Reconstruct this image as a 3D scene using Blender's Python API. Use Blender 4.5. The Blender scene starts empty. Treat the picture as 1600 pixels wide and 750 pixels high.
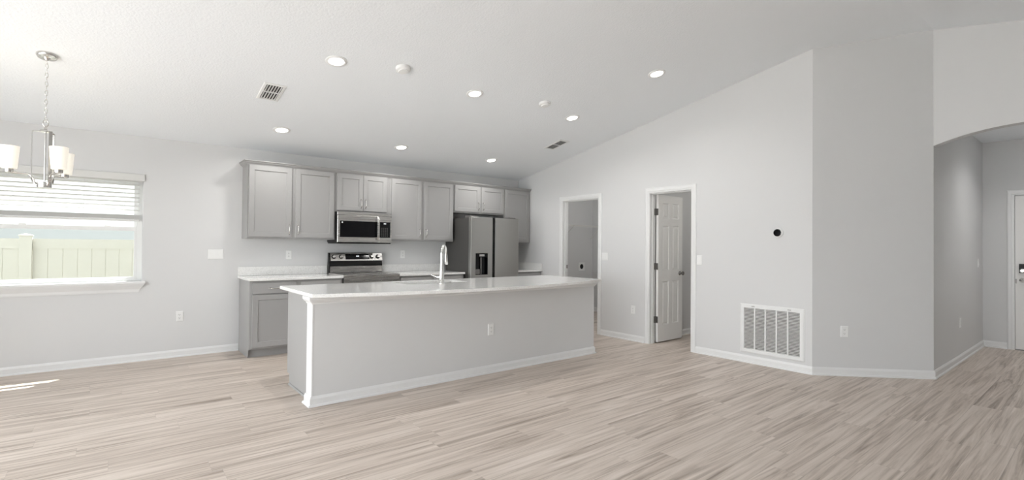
import bpy, bmesh, math, random
from mathutils import Vector, Matrix
random.seed(7)
PI = math.pi
scene = bpy.context.scene
COL = scene.collection

# ------------------------------------------------------------------ camera
YAW, PITCH, ROLL = 0.6796, 0.0122, 0.0093
cam_d = bpy.data.cameras.new('camera')
cam = bpy.data.objects.new('camera', cam_d); COL.objects.link(cam)
cam_d.sensor_width = 36.0
cam_d.lens = 772.84 / 1600 * 36.0
cam_d.clip_start = 0.05; cam_d.clip_end = 200
_f = Vector((math.sin(YAW)*math.cos(PITCH), math.cos(YAW)*math.cos(PITCH), math.sin(PITCH)))
_r = Vector((math.cos(YAW), -math.sin(YAW), 0)); _u = _r.cross(_f)
_r, _u = math.cos(ROLL)*_r + math.sin(ROLL)*_u, -math.sin(ROLL)*_r + math.cos(ROLL)*_u
m = Matrix((_r, _u, -_f)).transposed().to_4x4()
m.translation = Vector((-5.6967, -6.8624, 1.3116))
cam.matrix_world = m
scene.camera = cam

# ------------------------------------------------------------------ light
scene.view_settings.view_transform = 'Standard'
scene.view_settings.look = 'None'
scene.view_settings.gamma = 1.0
scene.view_settings.use_curve_mapping = False
scene.view_settings.exposure = 0.0
try:
    scene.cycles.use_denoising = True
    scene.cycles.max_bounces = 16
    scene.cycles.diffuse_bounces = 10
    scene.cycles.glossy_bounces = 6
    scene.cycles.transparent_max_bounces = 16
    scene.cycles.sample_clamp_indirect = 8.0
except Exception:
    pass

SKY_BASE, SKY_WEST = 1.6, 6.2
w = bpy.data.worlds.new('sky'); scene.world = w; w.use_nodes = True
nt = w.node_tree; nt.nodes.clear()
out = nt.nodes.new('ShaderNodeOutputWorld'); bg = nt.nodes.new('ShaderNodeBackground')
tc = nt.nodes.new('ShaderNodeTexCoord'); sp = nt.nodes.new('ShaderNodeSeparateXYZ')
mr = nt.nodes.new('ShaderNodeMapRange')        # the western half of the sky is far brighter
mr.inputs['From Min'].default_value = -0.12; mr.inputs['From Max'].default_value = -0.9
mr.inputs['To Min'].default_value = SKY_BASE; mr.inputs['To Max'].default_value = SKY_WEST
nt.links.new(tc.outputs['Generated'], sp.inputs[0]); nt.links.new(sp.outputs['X'], mr.inputs['Value'])
nt.links.new(mr.outputs[0], bg.inputs['Strength'])
bg.inputs['Color'].default_value = (0.94, 0.975, 1.0, 1)
nt.links.new(bg.outputs[0], out.inputs[0])

sun_d = bpy.data.lights.new('sun', 'SUN'); sun_d.energy = 28.0; sun_d.angle = math.radians(0.53)
sun_d.color = (1.0, 0.985, 0.96)
sun = bpy.data.objects.new('sun', sun_d); COL.objects.link(sun)
sun.rotation_euler = Vector((-0.93, -1.0, -2.1)).to_track_quat('-Z', 'Y').to_euler()
sun.location = (6, 8, 12)
DOWNLIGHT_W = 7.0

# ------------------------------------------------------------------ measures of the room
ZC, MS = 2.4917, 0.1911           # wall plate height, roof slope
YR = -5.6396                      # ridge
YREAR, XLEFT = -9.8, -7.9
def ceil_z(y): return ZC - MS*y if y >= YR else ZC - MS*YR - MS*(YR - y)
XA = 0.8274                       # arch wall
XH, HZ = 3.6134, 2.79             # hall end wall, hall ceiling

# ------------------------------------------------------------------ materials
def mat(name, col, rough=0.5, metal=0.0, spec=0.5, emit=None, estr=0.0, bump=None, coat=0.0):
    M = bpy.data.materials.new(name); M.use_nodes = True
    b = M.node_tree.nodes['Principled BSDF']
    b.inputs['Base Color'].default_value = (*col, 1)
    b.inputs['Roughness'].default_value = rough
    b.inputs['Metallic'].default_value = metal
    b.inputs['Specular IOR Level'].default_value = spec
    if coat: b.inputs['Coat Weight'].default_value = coat; b.inputs['Coat Roughness'].default_value = 0.05
    if emit:
        b.inputs['Emission Color'].default_value = (*emit, 1); b.inputs['Emission Strength'].default_value = estr
    if bump:
        N = M.node_tree.nodes; L = M.node_tree.links
        t = N.new('ShaderNodeTexCoord'); n = N.new('ShaderNodeTexNoise'); bp = N.new('ShaderNodeBump')
        n.inputs['Scale'].default_value = bump[0]; n.inputs['Detail'].default_value = 3
        bp.inputs['Strength'].default_value = bump[1]; bp.inputs['Distance'].default_value = bump[2]
        L.new(t.outputs['Object'], n.inputs['Vector']); L.new(n.outputs['Fac'], bp.inputs['Height'])
        L.new(bp.outputs[0], b.inputs['Normal'])
    return M

def brushed(name, col, rough, axis_scale, amount=0.12):
    M = mat(name, col, rough, 1.0)
    N = M.node_tree.nodes; L = M.node_tree.links; b = N['Principled BSDF']
    t = N.new('ShaderNodeTexCoord'); mp = N.new('ShaderNodeMapping'); n = N.new('ShaderNodeTexNoise')
    mp.inputs['Scale'].default_value = axis_scale; n.inputs['Scale'].default_value = 3.0; n.inputs['Detail'].default_value = 4
    r = N.new('ShaderNodeMapRange'); r.inputs['To Min'].default_value = rough - amount/2; r.inputs['To Max'].default_value = rough + amount/2
    L.new(t.outputs['Object'], mp.inputs[0]); L.new(mp.outputs[0], n.inputs['Vector'])
    L.new(n.outputs['Fac'], r.inputs['Value']); L.new(r.outputs[0], b.inputs['Roughness'])
    return M

def quartz(name):
    M = mat(name, (0.78, 0.775, 0.76), 0.07)
    N = M.node_tree.nodes; L = M.node_tree.links; b = N['Principled BSDF']
    t = N.new('ShaderNodeTexCoord')
    n1 = N.new('ShaderNodeTexNoise'); n1.inputs['Scale'].default_value = 85; n1.inputs['Detail'].default_value = 5; n1.inputs['Roughness'].default_value = 0.7
    n2 = N.new('ShaderNodeTexVoronoi'); n2.inputs['Scale'].default_value = 130
    r1 = N.new('ShaderNodeValToRGB')
    e = r1.color_ramp.elements
    e[0].position = 0.30; e[0].color = (0.66, 0.655, 0.64, 1); e[1].position = 0.52; e[1].color = (0.83, 0.83, 0.82, 1)
    r2 = N.new('ShaderNodeValToRGB'); e = r2.color_ramp.elements
    e[0].position = 0.0; e[0].color = (0.86, 0.86, 0.85, 1); e[1].position = 0.5; e[1].color = (1, 1, 1, 1)
    mx = N.new('ShaderNodeMix'); mx.data_type = 'RGBA'; mx.blend_type = 'MULTIPLY'; mx.inputs[0].default_value = 1.0
    L.new(t.outputs['Object'], n1.inputs['Vector']); L.new(t.outputs['Object'], n2.inputs['Vector'])
    L.new(n1.outputs['Fac'], r1.inputs[0]); L.new(n2.outputs['Distance'], r2.inputs[0])
    L.new(r1.outputs[0], mx.inputs[6]); L.new(r2.outputs[0], mx.inputs[7]); L.new(mx.outputs[2], b.inputs['Base Color'])
    return M

def planks(name):
    M = bpy.data.materials.new(name); M.use_nodes = True
    N = M.node_tree.nodes; L = M.node_tree.links; b = N['Principled BSDF']
    def math_(op, a, bb=None):
        k = N.new('ShaderNodeMath'); k.operation = op
        for i, v in enumerate((a, bb)):
            if v is None: continue
            if isinstance(v, (int, float)): k.inputs[i].default_value = v
            else: L.new(v, k.inputs[i])
        return k.outputs[0]
    t = N.new('ShaderNodeTexCoord'); s = N.new('ShaderNodeSeparateXYZ'); L.new(t.outputs['Object'], s.inputs[0])
    W, LEN = 0.178, 1.22
    yv = math_('DIVIDE', s.outputs['Y'], W); row = math_('FLOOR', yv); fy = math_('FRACT', yv)
    wn = N.new('ShaderNodeTexWhiteNoise'); wn.noise_dimensions = '1D'; L.new(row, wn.inputs['W'])
    xv = math_('ADD', math_('DIVIDE', s.outputs['X'], LEN), math_('MULTIPLY', wn.outputs['Value'], 7.3))
    cidx = math_('FLOOR', xv); fx = math_('FRACT', xv)
    cmb = N.new('ShaderNodeCombineXYZ'); L.new(row, cmb.inputs[0]); L.new(cidx, cmb.inputs[1])
    wn2 = N.new('ShaderNodeTexWhiteNoise'); wn2.noise_dimensions = '2D'; L.new(cmb.outputs[0], wn2.inputs['Vector'])
    pid = wn2.outputs['Value']
    # grain coordinates: stretched along X, shifted per plank
    g = N.new('ShaderNodeCombineXYZ')
    L.new(math_('ADD', math_('MULTIPLY', s.outputs['X'], 0.62), math_('MULTIPLY', pid, 37.0)), g.inputs[0])
    L.new(math_('MULTIPLY', s.outputs['Y'], 15.0), g.inputs[1])
    L.new(math_('MULTIPLY', pid, 91.0), g.inputs[2])
    n1 = N.new('ShaderNodeTexNoise'); n1.inputs['Scale'].default_value = 1.0; n1.inputs['Detail'].default_value = 6
    n1.inputs['Roughness'].default_value = 0.66; n1.inputs['Distortion'].default_value = 1.5
    L.new(g.outputs[0], n1.inputs['Vector'])
    g2 = N.new('ShaderNodeCombineXYZ')
    L.new(math_('ADD', math_('MULTIPLY', s.outputs['X'], 1.7), math_('MULTIPLY', pid, 17.0)), g2.inputs[0])
    L.new(math_('MULTIPLY', s.outputs['Y'], 62.0), g2.inputs[1]); L.new(pid, g2.inputs[2])
    n2 = N.new('ShaderNodeTexNoise'); n2.inputs['Scale'].default_value = 1.0; n2.inputs['Detail'].default_value = 3
    L.new(g2.outputs[0], n2.inputs['Vector'])
    tone = math_('ADD', math_('ADD', math_('MULTIPLY', math_('SUBTRACT', n1.outputs['Fac'], 0.065), 0.88), math_('MULTIPLY', n2.outputs['Fac'], 0.22)),
                 math_('MULTIPLY', math_('SUBTRACT', pid, 0.5), 0.055))
    ramp = N.new('ShaderNodeValToRGB'); L.new(tone, ramp.inputs[0])
    e = ramp.color_ramp.elements
    e[0].position = 0.30; e[0].color = (0.232, 0.184, 0.149, 1)
    e[1].position = 0.67; e[1].color = (0.650, 0.580, 0.524, 1)
    k = e.new(0.40); k.color = (0.390, 0.328, 0.280, 1)
    k = e.new(0.51); k.color = (0.538, 0.466, 0.408, 1)
    # seams between planks
    ey = math_('MINIMUM', fy, math_('SUBTRACT', 1.0, fy)); ex = math_('MINIMUM', fx, math_('SUBTRACT', 1.0, fx))
    sy = math_('LESS_THAN', ey, 0.0085); sx = math_('LESS_THAN', ex, 0.0012)
    seam = math_('MAXIMUM', sy, math_('MULTIPLY', sx, 0.45))
    mx = N.new('ShaderNodeMix'); mx.data_type = 'RGBA'; L.new(math_('MULTIPLY', seam, 0.45), mx.inputs[0])
    L.new(ramp.outputs[0], mx.inputs[6]); mx.inputs[7].default_value = (0.20, 0.165, 0.14, 1)
    L.new(mx.outputs[2], b.inputs['Base Color'])
    b.inputs['Roughness'].default_value = 0.42; b.inputs['Specular IOR Level'].default_value = 0.4
    bp = N.new('ShaderNodeBump'); bp.inputs['Strength'].default_value = 0.12; bp.inputs['Distance'].default_value = 0.002
    L.new(math_('SUBTRACT', n1.outputs['Fac'], seam), bp.inputs['Height']); L.new(bp.outputs[0], b.inputs['Normal'])
    return M

def pane(name, tint, gloss):
    M = bpy.data.materials.new(name); M.use_nodes = True
    N = M.node_tree.nodes; L = M.node_tree.links; N.clear()
    o = N.new('ShaderNodeOutputMaterial'); mx = N.new('ShaderNodeMixShader'); tr = N.new('ShaderNodeBsdfTransparent')
    gl = N.new('ShaderNodeBsdfGlossy'); gl.inputs['Roughness'].default_value = 0.02
    tr.inputs[0].default_value = (*tint, 1); mx.inputs[0].default_value = gloss
    L.new(tr.outputs[0], mx.inputs[1]); L.new(gl.outputs[0], mx.inputs[2]); L.new(mx.outputs[0], o.inputs[0])
    return M

def frosted(name, col, strength):
    """lit opal glass: glows, brighter where the bulb sits is left to the bulb"""
    return mat(name, col, 0.35, emit=(1.0, 0.90, 0.72), estr=strength)

WALL = mat('wall_paint', (0.64, 0.643, 0.645), 0.85, spec=0.2, bump=(170, 0.25, 0.002))
CEIL = mat('ceiling_paint', (0.815, 0.84, 0.865), 0.9, spec=0.15, bump=(60, 0.7, 0.004))
TRIM = mat('trim_paint', (0.73, 0.735, 0.735), 0.35)
DOORP = mat('door_paint', (0.76, 0.755, 0.74), 0.4)
FLOOR = planks('floor_planks')
CAB = mat('cabinet_paint', (0.335, 0.332, 0.328), 0.42)
CABIN = mat('cabinet_shadow_reveal', (0.30, 0.295, 0.285), 0.55)
QUARTZ = quartz('white_quartz')
STEEL = brushed('stainless_steel', (0.60, 0.59, 0.57), 0.27, (1, 1, 60))
FRIDGE = brushed('fridge_steel', (0.44, 0.435, 0.42), 0.33, (1, 1, 50))
NICKEL = mat('brushed_nickel', (0.66, 0.645, 0.62), 0.22, 1.0)
CHROME = mat('chrome', (0.82, 0.82, 0.81), 0.07, 1.0)
BLACK = mat('black_plastic', (0.008, 0.008, 0.008), 0.35, spec=0.25)
BGLASS = mat('black_glass', (0.004, 0.004, 0.005), 0.06, spec=0.22)
DARK = mat('dark_grey_enamel', (0.06, 0.058, 0.055), 0.45)
DGREY = mat('grey_plastic', (0.16, 0.155, 0.15), 0.45)
PLAST = mat('white_plastic', (0.79, 0.795, 0.79), 0.3)
SLOT = mat('socket_slot', (0.10, 0.10, 0.10), 0.6)
GRILLE = mat('grille_white', (0.74, 0.745, 0.74), 0.4)
FILTER = mat('filter_grey', (0.40, 0.395, 0.385), 0.9)
VOID = mat('duct_dark', (0.03, 0.03, 0.03), 0.9)
HINGE = mat('dark_nickel', (0.22, 0.21, 0.20), 0.35, 1.0)
LED = mat('lit_lens', (0.9, 0.9, 0.88), 0.4, emit=(1.0, 0.97, 0.92), estr=6.0)
OPAL = mat('opal_glass', (0.80, 0.78, 0.72), 0.3, emit=(1.0, 0.93, 0.80), estr=0.42)
DIGIT = mat('lit_digits', (0.8, 0.8, 0.8), 0.4, emit=(0.9, 0.95, 1.0), estr=1.2)
VINYL = mat('window_vinyl', (0.74, 0.745, 0.74), 0.35)
FENCE = mat('fence_vinyl', (0.68, 0.655, 0.60), 0.45)
BLIND = mat('blind_slat', (0.64, 0.64, 0.625), 0.45)
GLASS = pane('window_glass', (0.97, 0.98, 0.972), 0.05)
SCREEN = pane('insect_screen', (0.74, 0.755, 0.742), 0.0)
GRASS = mat('lawn', (0.165, 0.155, 0.125), 0.9, bump=(40, 0.8, 0.02))
STUCCO = mat('stucco', (0.72, 0.71, 0.69), 0.9)
WIRE = mat('white_wire', (0.72, 0.72, 0.70), 0.4)

# ------------------------------------------------------------------ mesh helpers
class MB:
    def __init__(s): s.bm = bmesh.new(); s.k = 0
    def mi(s, k): s.k = k; return s
    def face(s, vs):
        try: f = s.bm.faces.new(vs); f.material_index = s.k; return f
        except ValueError: return None
    def poly(s, pts): return s.face([s.bm.verts.new(p) for p in pts])
    def box(s, x0, x1, y0, y1, z0, z1):
        v = [s.bm.verts.new((x, y, z)) for z in (z0, z1) for y in (y0, y1) for x in (x0, x1)]
        for a in ((0,1,3,2), (4,5,7,6), (0,1,5,4), (2,3,7,6), (0,2,6,4), (1,3,7,5)): s.face([v[i] for i in a])
        return s
    def loops(s, ls, cap0=True, cap1=True):
        L = [[s.bm.verts.new(p) for p in l] for l in ls]; n = len(L[0])
        for a, b in zip(L, L[1:]):
            for i in range(n): s.face([a[i], a[(i+1) % n], b[(i+1) % n], b[i]])
        if cap0: s.face(L[0])
        if cap1: s.face(L[-1])
        return s
    def prism(s, pts, d):            # pts: planar polygon (3D), extruded by vector d
        return s.loops([pts, [tuple(Vector(p) + Vector(d)) for p in pts]])
    def tube(s, path, r, n=8, closed=False):
        P = [Vector(p) for p in path]; R = r if isinstance(r, (list, tuple)) else [r]*len(P)
        up = None; rings = []
        for i, p in enumerate(P):
            if closed: d = P[(i+1) % len(P)] - P[i-1]
            else: d = P[min(i+1, len(P)-1)] - P[max(i-1, 0)]
            d.normalize()
            if up is None:
                a = Vector((0, 0, 1)) if abs(d.z) < 0.9 else Vector((1, 0, 0))
                up = d.cross(a).normalized()
            else:
                up = (up - d*up.dot(d)).normalized()
            w_ = d.cross(up)
            rings.append([tuple(p + R[i]*(math.cos(2*PI*k/n)*up + math.sin(2*PI*k/n)*w_)) for k in range(n)])
        if closed:
            L = [[s.bm.verts.new(q) for q in l] for l in rings]
            for i in range(len(L)):
                a, b = L[i], L[(i+1) % len(L)]
                for k in range(n): s.face([a[k], a[(k+1) % n], b[(k+1) % n], b[k]])
            return s
        return s.loops(rings)
    def lathe(s, prof, c=(0,0,0), axis='Z', n=28, cap0=True, cap1=True):
        c = Vector(c); rings = []
        for r, h in prof:
            l = []
            for k in range(n):
                a = 2*PI*k/n; x, y = r*math.cos(a), r*math.sin(a)
                if axis == 'Z': q = (x, y, h)
                elif axis == 'Y': q = (x, h, y)
                else: q = (h, x, y)
                l.append(tuple(c + Vector(q)))
            rings.append(l)
        return s.loops(rings, cap0, cap1)
    def rects(s, rs):                # rs: (x0,x1,z0,z1,y) successive rectangular loops
        return s.loops([[(a, y, c), (b, y, c), (b, y, d), (a, y, d)] for a, b, c, d, y in rs])
    def build(s, name, mats, parent=None, root=None, bevel=0.0, smooth=False, world=False):
        off = Vector((0, 0, 0))
        if world and (root or parent): off = (root or parent).location.copy()
        if off.length: bmesh.ops.translate(s.bm, verts=s.bm.verts, vec=-off)
        bmesh.ops.recalc_face_normals(s.bm, faces=s.bm.faces)
        me = bpy.data.meshes.new(name); s.bm.to_mesh(me); s.bm.free()
        for M in (mats if isinstance(mats, (list, tuple)) else [mats]): me.materials.append(M)
        if smooth:
            for p in me.polygons: p.use_smooth = True
        o = bpy.data.objects.new(name, me); COL.objects.link(o)
        if parent: o.parent = parent
        if bevel:
            b = o.modifiers.new('bevel', 'BEVEL'); b.width = bevel; b.segments = 2; b.limit_method = 'ANGLE'; b.angle_limit = math.radians(40)
        return o

def smooth_by_angle(o, deg=40):
    me = o.data
    for p in me.polygons: p.use_smooth = True
    try: me.set_sharp_from_angle(angle=math.radians(deg))
    except Exception: pass
    return o

def thing(name, label, cat, loc=(0,0,0), rotz=0.0, group=None, rot=None):
    o = bpy.data.objects.new(name, None); COL.objects.link(o)
    o.location = loc; o.rotation_euler = rot if rot else (0, 0, rotz); o.empty_display_size = 0.1
    tag(o, label, cat, group); return o
def tag(o, label, cat, group=None):
    o['label'] = label; o['category'] = cat
    if group: o['group'] = group
    return o
def structure(o, label=None, cat=None):
    o['kind'] = 'structure'
    if label: o['label'] = label
    if cat: o['category'] = cat
    return o
def sroot(name, loc, label, cat):
    o = bpy.data.objects.new(name, None); COL.objects.link(o); o.location = loc; o.empty_display_size = 0.1
    return structure(o, label, cat)
def dup(root, loc, label, rot=None):
    r = root.copy(); COL.objects.link(r); r.location = loc; r['label'] = label
    if rot is not None: r.rotation_euler = rot
    for ch in list(root.children):
        c = ch.copy(); COL.objects.link(c); c.parent = r
        for g in list(ch.children):
            d = g.copy(); COL.objects.link(d); d.parent = c
    return r

# ================================================================== SETTING
structure(MB().box(XLEFT-0.15, XH+0.3, YREAR-0.15, 0.15, -0.12, 0.0).build('floor', FLOOR), 'pale greige wood plank floor running through the whole room', 'floor')

# vaulted ceiling: two slopes meeting at a ridge
b = MB()
prof = [(0.15, ceil_z(0.15)), (YR, ceil_z(YR)), (YREAR-0.15, ceil_z(YREAR-0.15))]
low = [(XLEFT-0.15, y, z) for y, z in prof]; top = [(XLEFT-0.15, y, z+0.12) for y, z in reversed(prof)]
b.prism(low+top, (XA+0.12-XLEFT+0.15, 0, 0))
structure(b.build('ceiling', CEIL), 'white textured vaulted ceiling with ridge crease at upper right', 'ceiling')
structure(MB().box(XA+0.12, XH+0.15, -7.1, YR, HZ, HZ+0.1).build('ceiling', CEIL), 'flat hallway ceiling behind the arch', 'ceiling')
structure(MB().prism([(0.12, 0, 2.46), (2.1, 0, 2.46), (2.1, -5.52, 2.46), (0.90, -5.52, 2.46), (0.12, -4.74, 2.46)], (0, 0, 0.08)).build('ceiling', CEIL), 'flat ceiling over laundry and pantry', 'ceiling')

# back wall with the window opening
WX0, WX1, WZ0, WZ1 = -6.75, -5.437, 0.885, 2.03
b = MB(); T = 0.16; zt = ceil_z(0)
b.box(XLEFT-0.15, WX0, 0, T, 0, zt); b.box(WX1, 0.12, 0, T, 0, zt)
b.box(WX0, WX1, 0, T, 0, WZ0); b.box(WX0, WX1, 0, T, WZ1, zt)
structure(b.build('wall_back', WALL), 'light grey kitchen back wall behind the cabinets', 'wall')
structure(MB().box(0.12, 2.1, 0, T, 0, 2.46).build('wall_laundry', WALL), 'grey laundry wall with wire shelf', 'wall')
structure(MB().box(1.975, 2.095, -5.52, 0, 0, 2.46).build('wall_utility', WALL), 'grey far wall of the laundry', 'wall')
structure(MB().box(0.12, 1.975, -2.675, -2.555, 0, 2.46).build('wall_pantry', WALL), 'pantry wall seen past the open six panel door', 'wall')

# right wall with the two door openings, top following the slope
D1, D2, DH = (-1.875, -1.125), (-3.418, -2.803), 2.045
def wall_piece(b, x0, x1, ya, yb, z0):
    b.prism([(x0, ya, z0), (x0, yb, z0), (x0, yb, ceil_z(yb)), (x0, ya, ceil_z(ya))], (x1-x0, 0, 0))
b = MB(); G = 0.02
wall_piece(b, 0, 0.12, 0, D1[1]+G, 0); wall_piece(b, 0, 0.12, D1[1]+G, D1[0]-G, DH+G)
wall_piece(b, 0, 0.12, D1[0]-G, D2[1]+G, 0); wall_piece(b, 0, 0.12, D2[1]+G, D2[0]-G, DH+G)
wall_piece(b, 0, 0.12, D2[0]-G, -4.8122, 0)
structure(b.build('wall_right', WALL), 'light grey wall with laundry and pantry doorways', 'wall')
# angled wall
plan = [(0, -4.8122), (XA, YR), (XA, YR+0.12), (0.12, -4.74)]
structure(MB().loops([[(x, y, 0) for x, y in plan], [(x, y, ceil_z(min(y, -4.8122)) if i < 2 else ceil_z(y)) for i, (x, y) in enumerate(plan)]]).build('wall_angled', WALL),
          'darker grey angled wall between return grille and arch', 'wall')
# arch wall
ys0, ys1, zs, zp = YR, -7.0, 2.377, 2.50
yc = (ys0+ys1)/2; hw = (ys0-ys1)/2; R = (hw*hw+(zp-zs)**2)/(2*(zp-zs))
arc = [(ys0 + (ys1-ys0)*i/32) for i in range(33)]
arc = [(y, zp - R + math.sqrt(R*R-(y-yc)**2)) for y in arc]
b = MB()
for (ya, za), (yb, zb) in zip(arc, arc[1:]):
    b.prism([(XA, ya, za), (XA, yb, zb), (XA, yb, ceil_z(yb)), (XA, ya, ceil_z(ya))], (0.12, 0, 0))
b.prism([(XA, ys1, 0), (XA, YREAR, 0), (XA, YREAR, ceil_z(YREAR)), (XA, ys1, ceil_z(ys1))], (0.12, 0, 0))
bmesh.ops.remove_doubles(b.bm, verts=b.bm.verts, dist=1e-5)
structure(b.build('wall_arch', WALL), 'light grey wall with segmental arch into the hall', 'wall')
# hall
structure(MB().box(XA+0.001, XH+0.12, YR, YR+0.12, 0, HZ).build('wall_hall', WALL), 'grey hallway side wall beyond the arch', 'wall')
structure(MB().box(XA+0.12, XH+0.12, -7.12, -7.0, 0, HZ).build('wall_hall', WALL), 'hallway wall opposite', 'wall')
D3 = (-6.865, -5.950)
b = MB()
b.box(XH, XH+0.12, D3[1]+0.02, YR, 0, HZ); b.box(XH, XH+0.12, -7.0, D3[0]-0.02, 0, HZ); b.box(XH, XH+0.12, D3[0]-0.02, D3[1]+0.02, DH+0.02, HZ)
structure(b.build('wall_entry', WALL), 'grey hallway end wall around the entry door', 'wall')
# left wall with the wide glazed opening, rear wall (both outside the picture)
SL = (-8.9, -1.25); SZ = 2.45
b = MB()
wall_piece(b, XLEFT-0.15, XLEFT, 0, SL[1], 0); wall_piece(b, XLEFT-0.15, XLEFT, SL[0], YREAR, 0)
for ya, yb in ((SL[1], YR), (YR, SL[0])): wall_piece(b, XLEFT-0.15, XLEFT, ya, yb, SZ)
structure(b.build('wall_left', WALL), 'left wall with wide patio opening', 'wall')
structure(MB().box(XLEFT-0.15, XA+0.12, YREAR-0.15, YREAR, 0, ceil_z(YREAR)).build('wall_rear', WALL), 'rear wall behind the viewer', 'wall')
b = MB()
for y in (SL[0]+0.04, SL[0]+1.2, (SL[0]+SL[1])/2, SL[1]-1.2, SL[1]-0.04): b.box(XLEFT-0.11, XLEFT-0.05, y-0.035, y+0.035, 0.0, SZ)
b.box(XLEFT-0.11, XLEFT-0.05, SL[0], SL[1], 0, 0.06); b.box(XLEFT-0.11, XLEFT-0.05, SL[0], SL[1], SZ-0.06, SZ)
structure(b.build('window_2', VINYL), 'white patio door frame in left wall', 'window')

# ------------------------------------------------------------------ baseboards
BH, BT = 0.083, 0.013
def baseboard(name, p0, p1, nrm, label, e0=0.0, e1=0.0):
    p0 = Vector((*p0, 0)); p1 = Vector((*p1, 0)); n = Vector((*nrm, 0)).normalized(); d = (p1-p0).normalized()
    p0 = p0 - d*e0; p1 = p1 + d*e1
    pf = [(0.0005, 0), (BT+0.011, 0), (BT+0.009, 0.012), (BT, 0.018), (BT, BH-0.022), (BT-0.005, BH-0.010), (0.004, BH), (0.0005, BH)]
    a = [tuple(p0 + n*x + Vector((0, 0, z))) for x, z in pf]
    return structure(MB().prism(a, p1-p0).build(name, TRIM), label, 'baseboard')
baseboard('baseboard_back', (XLEFT, 0), (-4.475, 0), (0, -1), 'white baseboard under the window')
baseboard('baseboard_right', (0, D1[0]-0.072), (0, D2[1]+0.072), (-1, 0), 'white baseboard between the two doorways')
baseboard('baseboard_right', (0, D2[0]-0.072), (0, -4.8122), (-1, 0), 'white baseboard below the return grille', e1=0.006)
baseboard('baseboard_angled', (0, -4.8122), (XA, YR), (-1, -1), 'white baseboard on the angled wall', 0.006, 0.006)
baseboard('baseboard_hall', (XA, YR), (XH, YR), (0, -1), 'white baseboard along the hallway side', 0.006)
baseboard('baseboard_entry', (XH, YR), (XH, D3[1]+0.072), (-1, 0), 'short white baseboard left of entry door')
baseboard('baseboard_arch', (XA, ys1), (XA, YREAR), (-1, 0), 'white baseboard right of the arch')
baseboard('baseboard_pantry', (0.13, -2.675), (1.975, -2.675), (0, -1), 'white baseboard inside the pantry')
baseboard('baseboard_laundry', (0.13, 0), (1.975, 0), (0, -1), 'white baseboard inside the laundry')
baseboard('baseboard_utility', (1.975, 0), (1.975, -2.55), (-1, 0), 'white baseboard on laundry far wall')

# ------------------------------------------------------------------ doors
def door_trim(root, X, y0, y1, h, depth=0.12):
    CW, CT = 0.066, 0.016
    b = MB()                                        # casing: two legs and a head, moulded face
    pf = [(0, 0), (0, -CT*0.55), (0.018, -CT*0.75), (0.022, -CT), (CW-0.012, -CT), (CW, -CT*0.6), (CW, 0)]
    r = 0.006
    X -= 0.0003
    # left leg (higher y), right leg (lower y), head - mitred with loops
    def ring(yy, zz, sy, sz): return [(X+t, yy+sy*o, zz+sz*o) for o, t in pf]
    b.loops([ring(y1+r, 0, 1, 0), ring(y1+r, h+r, 1, 1), ring(y0-r, h+r, -1, 1), ring(y0-r, 0, -1, 0)])
    b.build('casing', TRIM, root, world=True)
    b = MB()
    b.box(X, X+depth+0.001, y1, y1+0.018, 0, h+0.018); b.box(X, X+depth+0.001, y0-0.018, y0, 0, h+0.018); b.box(X, X+depth+0.001, y0, y1, h, h+0.018)
    s = 0.045                                       # stop
    b.box(X+s, X+s+0.035, y1-0.011, y1, 0, h); b.box(X+s, X+s+0.035, y0, y0+0.011, 0, h); b.box(X+s, X+s+0.035, y0, y1, h-0.011, h)
    b.build('jamb', TRIM, root, world=True)

def panel_slab(b, wd, h, t):
    st = 0.105*min(1.0, wd/0.70)+0.01; mu = 0.09*min(1.0, wd/0.70)+0.01; pw = (wd-2*st-mu)/2
    xs = [0, st, st+pw, st+pw+mu, wd-st, wd]; zs = [0, 0.23, 0.83, 0.985, 1.60, 1.70, 1.915, h]
    for y, s in ((0, 1), (t, -1)):
        for i in range(5):
            for j in range(7):
                a, c, d, e = xs[i], xs[i+1], zs[j], zs[j+1]
                if i in (1, 3) and j in (1, 3, 5):
                    def rc(k, q): return [(a+k, y+s*q, d+k), (c-k, y+s*q, d+k), (c-k, y+s*q, e-k), (a+k, y+s*q, e-k)]
                    b.loops([rc(0, 0), rc(0.010, 0.009), rc(0.016, 0.009), rc(0.036, 0.002)], cap0=False)
                else: b.poly([(a, y, d), (c, y, d), (c, y, e), (a, y, e)])
    for x in (0, wd): b.poly([(x, 0, 0), (x, t, 0), (x, t, h), (x, 0, h)])
    for z in (0, h): b.poly([(0, 0, z), (wd, 0, z), (wd, t, z), (0, t, z)])
    bmesh.ops.remove_doubles(b.bm, verts=b.bm.verts, dist=1e-5)

def rot_mb(b, ang, loc):
    bmesh.ops.transform(b.bm, matrix=Matrix.Translation(loc) @ Matrix.Rotation(ang, 4, 'Z'), verts=b.bm.verts)

# door_1: laundry, slab folded back out of sight behind the wall
r = sroot('door_1', (0, (D1[0]+D1[1])/2, 0), 'white cased laundry doorway nearest the refrigerator, its door swung inside', 'door')
door_trim(r, 0, *D1, DH)
b = MB(); panel_slab(b, 0.742, 2.03, 0.035)
rot_mb(b, 0.0, (0.130, D1[0]+0.004, 0.012))
s_ = b.build('slab', DOORP, r, world=True)
for z in (1.82, 1.05, 0.33):
    b = MB().box(0.085, 0.121, D1[0]+0.0005, D1[0]+0.0035, z-0.045, z+0.045)
    b.lathe([(0.006, z-0.047), (0.006, z+0.047)], (0.1275, D1[0]+0.003, 0), n=10)
    b.build('hinge', HINGE, r, world=True)

MB().box(0.084, 0.112, D1[1]-0.0030, D1[1]-0.0004, 0.955, 1.012).build('strike_plate', HINGE, r, world=True)

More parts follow.
